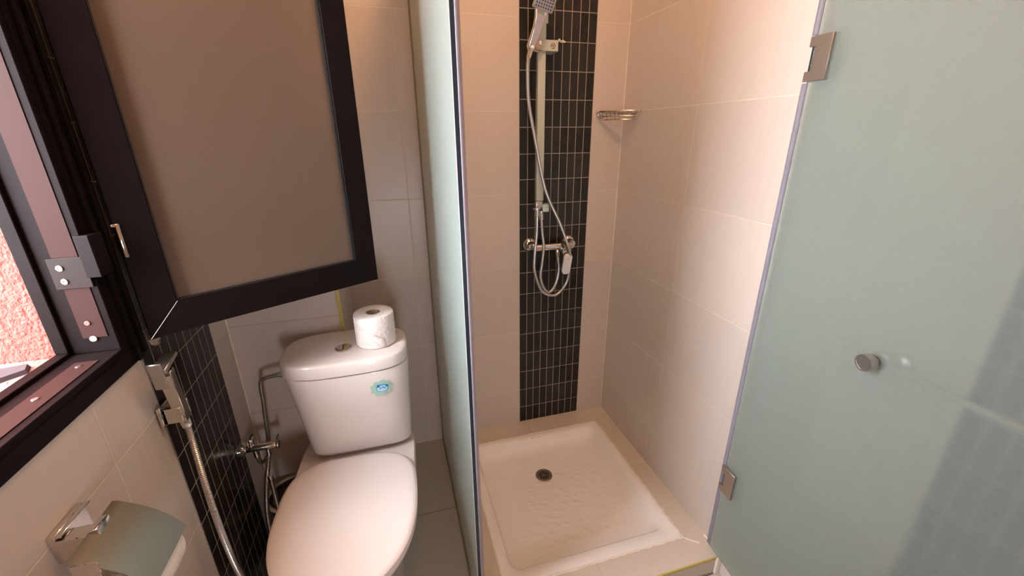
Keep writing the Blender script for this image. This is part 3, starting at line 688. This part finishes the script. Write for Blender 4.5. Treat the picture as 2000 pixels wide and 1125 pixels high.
# ------------------------------------------------------------------ sticker motif, roll, holder
patch(blob(sx_+.002, sz_+.001, .0175, .0140), 40, m_stblue, .0034, 'sticker_print', cist, 'blue print')
patch(blob(sx_+.002, sz_-.001, .0145, .0100), 40, m_stlight, .0038, 'sticker_print', cist, 'pale blue print')
for cx, cz, rx, rz, mm in ((-.008, .010, .0045, .0050, m_stdark), (.016, .006, .0038, .0042, m_stdark), (-.003, .001, .0034, .0036, m_stblue), (.009, .000, .0034, .0036, m_stblue), (.004, -.017, .006, .0026, m_stgreen), (.004, .003, .003, .002, m_stdark)):
    patch(blob(sx_+cx, sz_+cz, rx, rz), 16, mm, .0042, 'sticker_print', cist)

def paper_roll(name, label, c, axis, r, h, parent=None):
    t = thing(name, label, 'toilet roll', c)
    d = Vector(axis); bm = nb(); rin = .0215
    prof = [(0, rin), (0, r-.004), (.002, r-.001), (.006, r), (h-.006, r), (h-.002, r-.001), (h, r-.004), (h+.0006, (r+rin)/2), (h, rin), (h-.001, rin-.0003), (0, rin-.0003)]
    lathe(bm, (0, 0, 0), d, prof+[prof[0]], 56); obj('paper', bm, m_paper, t, True)
    bm = nb(); lathe(bm, (0, 0, 0), d, [(.0005, rin-.0005), (h-.001, rin-.0005), (h-.001, rin-.0020), (.0005, rin-.0020), (.0005, rin-.0005)], 40); obj('cardboard_core', bm, m_card, t, True)
    return t
roll = paper_roll('toilet_roll', 'white toilet paper roll standing upright on the cistern lid', (-.597, -.452, LZ+.0014), (0, 0, 1), .058, .098)
# loose folded end of the sheet, wrapped on the front
bm = nb()
def onr(a, z, e=.0012): return Vector((math.cos(a)*(.058+e), math.sin(a)*(.058+e), z))
N = 18; top = []; bot = []
for k in range(N+1):
    a = R(198+100*k/N); t = k/N; top.append(onr(a, .095-.064*t, .0010)); bot.append(onr(a, max(.006, .0935-.085*t-(.012*math.sin(t*9))*t), .0016+.003*t))
T0 = [bm.verts.new(v) for v in top]; B0 = [bm.verts.new(v) for v in bot]
for k in range(N): bm.faces.new((T0[k], T0[k+1], B0[k+1], B0[k]))
me = obj('folded_sheet', bm, m_paper, roll, True); sm = me.modifiers.new('t', 'SOLIDIFY'); sm.thickness = .0008

# waste bin in the corner behind the toilet
wb = thing('waste_bin', 'round dark bin with cream rim in the corner behind the toilet', 'bin', (-.930, -.418, FLO))
bm = nb(); lathe(bm, (0, 0, 0), (0, 0, 1), [(0, 0), (0, .063), (.004, .066), (.235, .076), (.235, .073), (.008, .062), (.008, 0)], 40); obj('bin_body', bm, m_rubber, wb, True)
bm = nb(); tube(bm, [Vector((.078*math.cos(t), .078*math.sin(t), .237)) for t in [2*math.pi*k/48 for k in range(48)]], .006, 10, closed=True); obj('rim', bm, m_cream, wb, True)
bm = nb(); lathe(bm, (0, 0, .222), (0, 0, 1), [(0, 0), (0, .072), (.004, .072), (.008, .055), (.010, 0)], 36); obj('lid', bm, m_rubber, wb, True)

# toilet roll holder on the left wall
th = thing('toilet_roll_holder', 'chrome toilet roll holder with flat cover on the left wall', 'toilet roll holder', (LW, -1.03, .42))
def tl(p): return Vector(p)-Vector(th.location)
TMv = lambda p: tl(p)
bm = nb(); box(bm, tl((LW+.0005, -1.078, .400)), tl((LW+.010, -1.012, .450)), .001, 1); box(bm, tl((LW+.010, -1.078, .4475)), tl((LW+.018, -1.012, .4505)), .0006, 1)
box(bm, tl((LW+.010, -1.078, .4015)), tl((LW+.018, -1.012, .4045)), .0006, 1); obj('wall_plate', bm, m_chrome, th, True)
bm = nb(); box(bm, tl((LW+.010, -1.082, .408)), tl((LW+.050, -1.058, .445)), .0012, 1); obj('arm', bm, m_chrome, th, True)
bm = nb(); box(bm, tl((LW+.0505, -1.080, .420)), tl((LW+.0635, -1.052, .452)), .0025, 2); obj('hinge_block', bm, m_chrome, th, True)
bm = nb(); N = 12; w0, w1 = -1.128, -1.019; prof = []
for k in range(N+1):
    t = k/N; prof.append((LW+.050+.006+.076*t+.005*math.sin(math.pi*t), .4450-.076*t+.007*math.sin(math.pi*t)))
prof = [(LW+.049, .4465)]+prof
outer = [tl((x, w0, z)) for x, z in prof]; inner = [tl((x-.0010, w0, z-.0012)) for x, z in prof][::-1]
prism(bm, outer+inner, (0, w1-w0, 0)); obj('cover', bm, m_cover, th, True, label='brushed grey curved cover plate')
bm = nb(); cyl(bm, tl((LW+.078, -1.126, .362)), tl((LW+.078, -1.020, .362)), .006, seg=14); box(bm, tl((LW+.052, -1.1285, .358)), tl((LW+.082, -1.1262, .440)), .0006, 1); obj('spindle', bm, m_chrome, th, True)
paper_roll('toilet_roll', 'white toilet paper roll hanging under the grey cover on the left wall', (LW+.078, -1.122, .345), (0, 1, 0), .049, .098)

# ------------------------------------------------------------------ bidet sprayer by the left wall
bh = thing('sprayer_holder', 'square chrome wall holder for the bidet sprayer', 'holder', (LW+.002, -.745, .43))
def bl(p): return Vector(p)-Vector(bh.location)
bm = nb(); box(bm, bl((LW+.0025, -.770, .402)), bl((LW+.010, -.722, .450)), .0015, 1); box(bm, bl((LW+.010, -.766, .408)), bl((LW+.044, -.760, .444)), .001, 1); box(bm, bl((LW+.010, -.732, .408)), bl((LW+.044, -.726, .444)), .001, 1); box(bm, bl((LW+.010, -.766, .408)), bl((LW+.016, -.726, .444)), .001, 1)
obj('bracket', bm, m_chrome, bh, True)
sp = thing('bidet_sprayer', 'angular chrome bidet sprayer hooked in its holder on the left wall', 'bidet sprayer', (LW+.035, -.745, .44))
def sl(p): return Vector(p)-Vector(sp.location)
def bar4(bm, p0, p1, wa, ta, wb_, tb, side=Vector((0, 1, 0)), bev=.0012):
    p0, p1 = Vector(p0), Vector(p1); d = (p1-p0).normalized(); s = (side-d*side.dot(d)).normalized(); n = d.cross(s)
    rg = lambda c, a, b: [c+s*a+n*b, c-s*a+n*b, c-s*a-n*b, c+s*a-n*b]
    loft(bm, [rg(p0, wa, ta), rg(p1, wb_, tb)]); bmesh.ops.recalc_face_normals(bm, faces=bm.faces[:])
    bmesh.ops.bevel(bm, geom=bm.edges[:], offset=bev, segments=1, affect='EDGES'); return bm
bm = nb(); bar4(bm, sl((LW+.036, -.7455, .405)), sl((LW+.043, -.772, .540)), .0105, .0105, .0095, .0125); obj('handle', bm, m_chrome, sp, True)
bm = nb(); bar4(bm, sl((LW+.045, -.800, .548)), sl((LW+.045, -.738, .560)), .0135, .0055, .0125, .0045, Vector((1, 0, 0))); obj('spray_head', bm, m_chrome_s, sp, True)
bm = nb(); bar4(bm, sl((LW+.045, -.8045, .570)), sl((LW+.043, -.796, .510)), .0120, .0025, .0115, .0025, Vector((1, 0, 0))); obj('trigger', bm, m_chrome_s, sp, True)
bm = nb(); cyl(bm, sl((LW+.0345, -.7452, .408)), sl((LW+.036, -.7445, .385)), .0105, seg=18, bev=.001); obj('hose_nut', bm, m_chrome, sp, True)
bhose = thing('bidet_hose', 'ribbed steel bidet hose hanging from the sprayer on the left wall', 'hose', (LW+.05, -.77, .2))
BL = Vector(bhose.location)
bpts = [(LW+.036, -.7445, .390), (LW+.040, -.752, .34), (LW+.052, -.780, .26), (LW+.060, -.797, .18), (LW+.064, -.800, .08), (LW+.066, -.790, -.03), (LW+.066, -.76, -.14), (LW+.066, -.70, -.235), (LW+.068, -.62, -.275), (LW+.050, -.545, -.24), (LW+.047, -.515, -.13), (LW+.060, -.500, -.03), (LW+.070, -.475, .030), (LW+.074, -.459, .055)]
bm = nb(); tube(bm, [Vector(p)-BL for p in spline(bpts, 16)], .0072, 12, ribs=(.0042, .0012)); obj('hose_tube', bm, m_chrome_s, bhose, True)

# stop valve
sv = thing('stop_valve', 'chrome angle stop valve with small lever on the left wall', 'valve', (LW, -.455, .082))
bm = nb(); lathe(bm, (.0024, 0, 0), (1, 0, 0), [(0, 0), (0, .025), (.004, .025), (.010, .016), (.012, .010), (.012, 0)], 28); obj('wall_flange', bm, m_chrome, sv, True)
bm = nb(); cyl(bm, (.010, 0, 0), (.100, -.004, .002), .0115, seg=22, bev=.0015); cyl(bm, (.030, 0, .0), (.030, .004, .032), .010, seg=16, bev=.001); cyl(bm, (.074, -.003, 0), (.074, -.005, -.030), .0085, seg=16); cyl(bm, (.038, 0, -.005), (.040, -.002, -.032), .0085, seg=16)
obj('valve_body', bm, m_chrome, sv, True)
bm = nb(); cyl(bm, (.100, -.004, .002), (.108, -.0045, .002), .013, seg=20, bev=.002); tube(bm, [Vector(p) for p in ((.104, -.004, .012), (.106, -.006, .026), (.112, -.008, .038))], .0025, 8); h1 = obj('valve_handle', bm, m_chrome_s, sv, True)
bm = nb(); tube(bm, [Vector(p) for p in ((.030, .004, .030), (.036, -.004, .045), (.046, -.012, .058))], .0028, 8); obj('valve_handle', bm, m_rubber, sv, True)
# supply hose from valve up to the cistern
fh = thing('supply_hose', 'grey braided supply hose bending into the left side of the cistern', 'hose', (-.94, -.42, .2)); FL_ = Vector(fh.location)
fp = [(-.990, -.457, .052), (-.988, -.452, .025), (-.982, -.430, .010), (-.972, -.412, .030), (-.966, -.406, .08), (-.962, -.402, .15), (-.957, -.400, .21), (-.955, -.399, .255), (-.950, -.398, .277), (-.935, -.398, .287), (-.912, -.398, .290), (-.893, -.398, .291)]
bm = nb(); tube(bm, [Vector(p)-FL_ for p in spline(fp, 10)], .0062, 10); obj('hose_tube', bm, m_hose, fh, True)
bm = nb(); cyl(bm, Vector((-.900, -.398, .291))-FL_, Vector((-.882, -.398, .2915))-FL_, .0092, seg=8); obj('hose_nut', bm, m_chrome_s, fh, True)
bm = nb(); cyl(bm, Vector((-.882, -.398, .2915))-FL_, Vector((-.8575, -.398, .292))-FL_, .0075, seg=14); lathe(bm, Vector((-.866, -.398, .292))-FL_, (1, 0, 0), [(0, 0), (0, .012), (.008, .012), (.008, 0)], 6); obj('inlet_nipple', bm, m_brass, fh, True, label='dull brass inlet nipple')
# short second hose end standing by the valve
eh = thing('drain_pipe_end', 'thin metal pipe end standing beside the bin', 'pipe', (-.945, -.525, FLO))
bm = nb(); cyl(bm, (-.004, 0, 0), (0, .002, .395), .0068, seg=14, bev=.001); obj('pipe', bm, m_chrome_s, eh, True)
bm = nb(); cyl(bm, (0, .002, .395), (0, .002, .412), .0085, seg=14, bev=.001); obj('collar', bm, m_chrome, eh, True)

# ------------------------------------------------------------------ ceiling lamp (above the frame)
cl = thing('ceiling_lamp', 'round ceiling lamp in the middle of the bathroom', 'lamp', (-.27, -.90, CEIL))
bm = nb(); lathe(bm, (0, 0, -.0005), (0, 0, -1), [(0, 0), (0, .07), (.02, .068), (.03, .05), (.03, 0)], 32); obj('lamp_base', bm, m_chrome_s, cl, True)
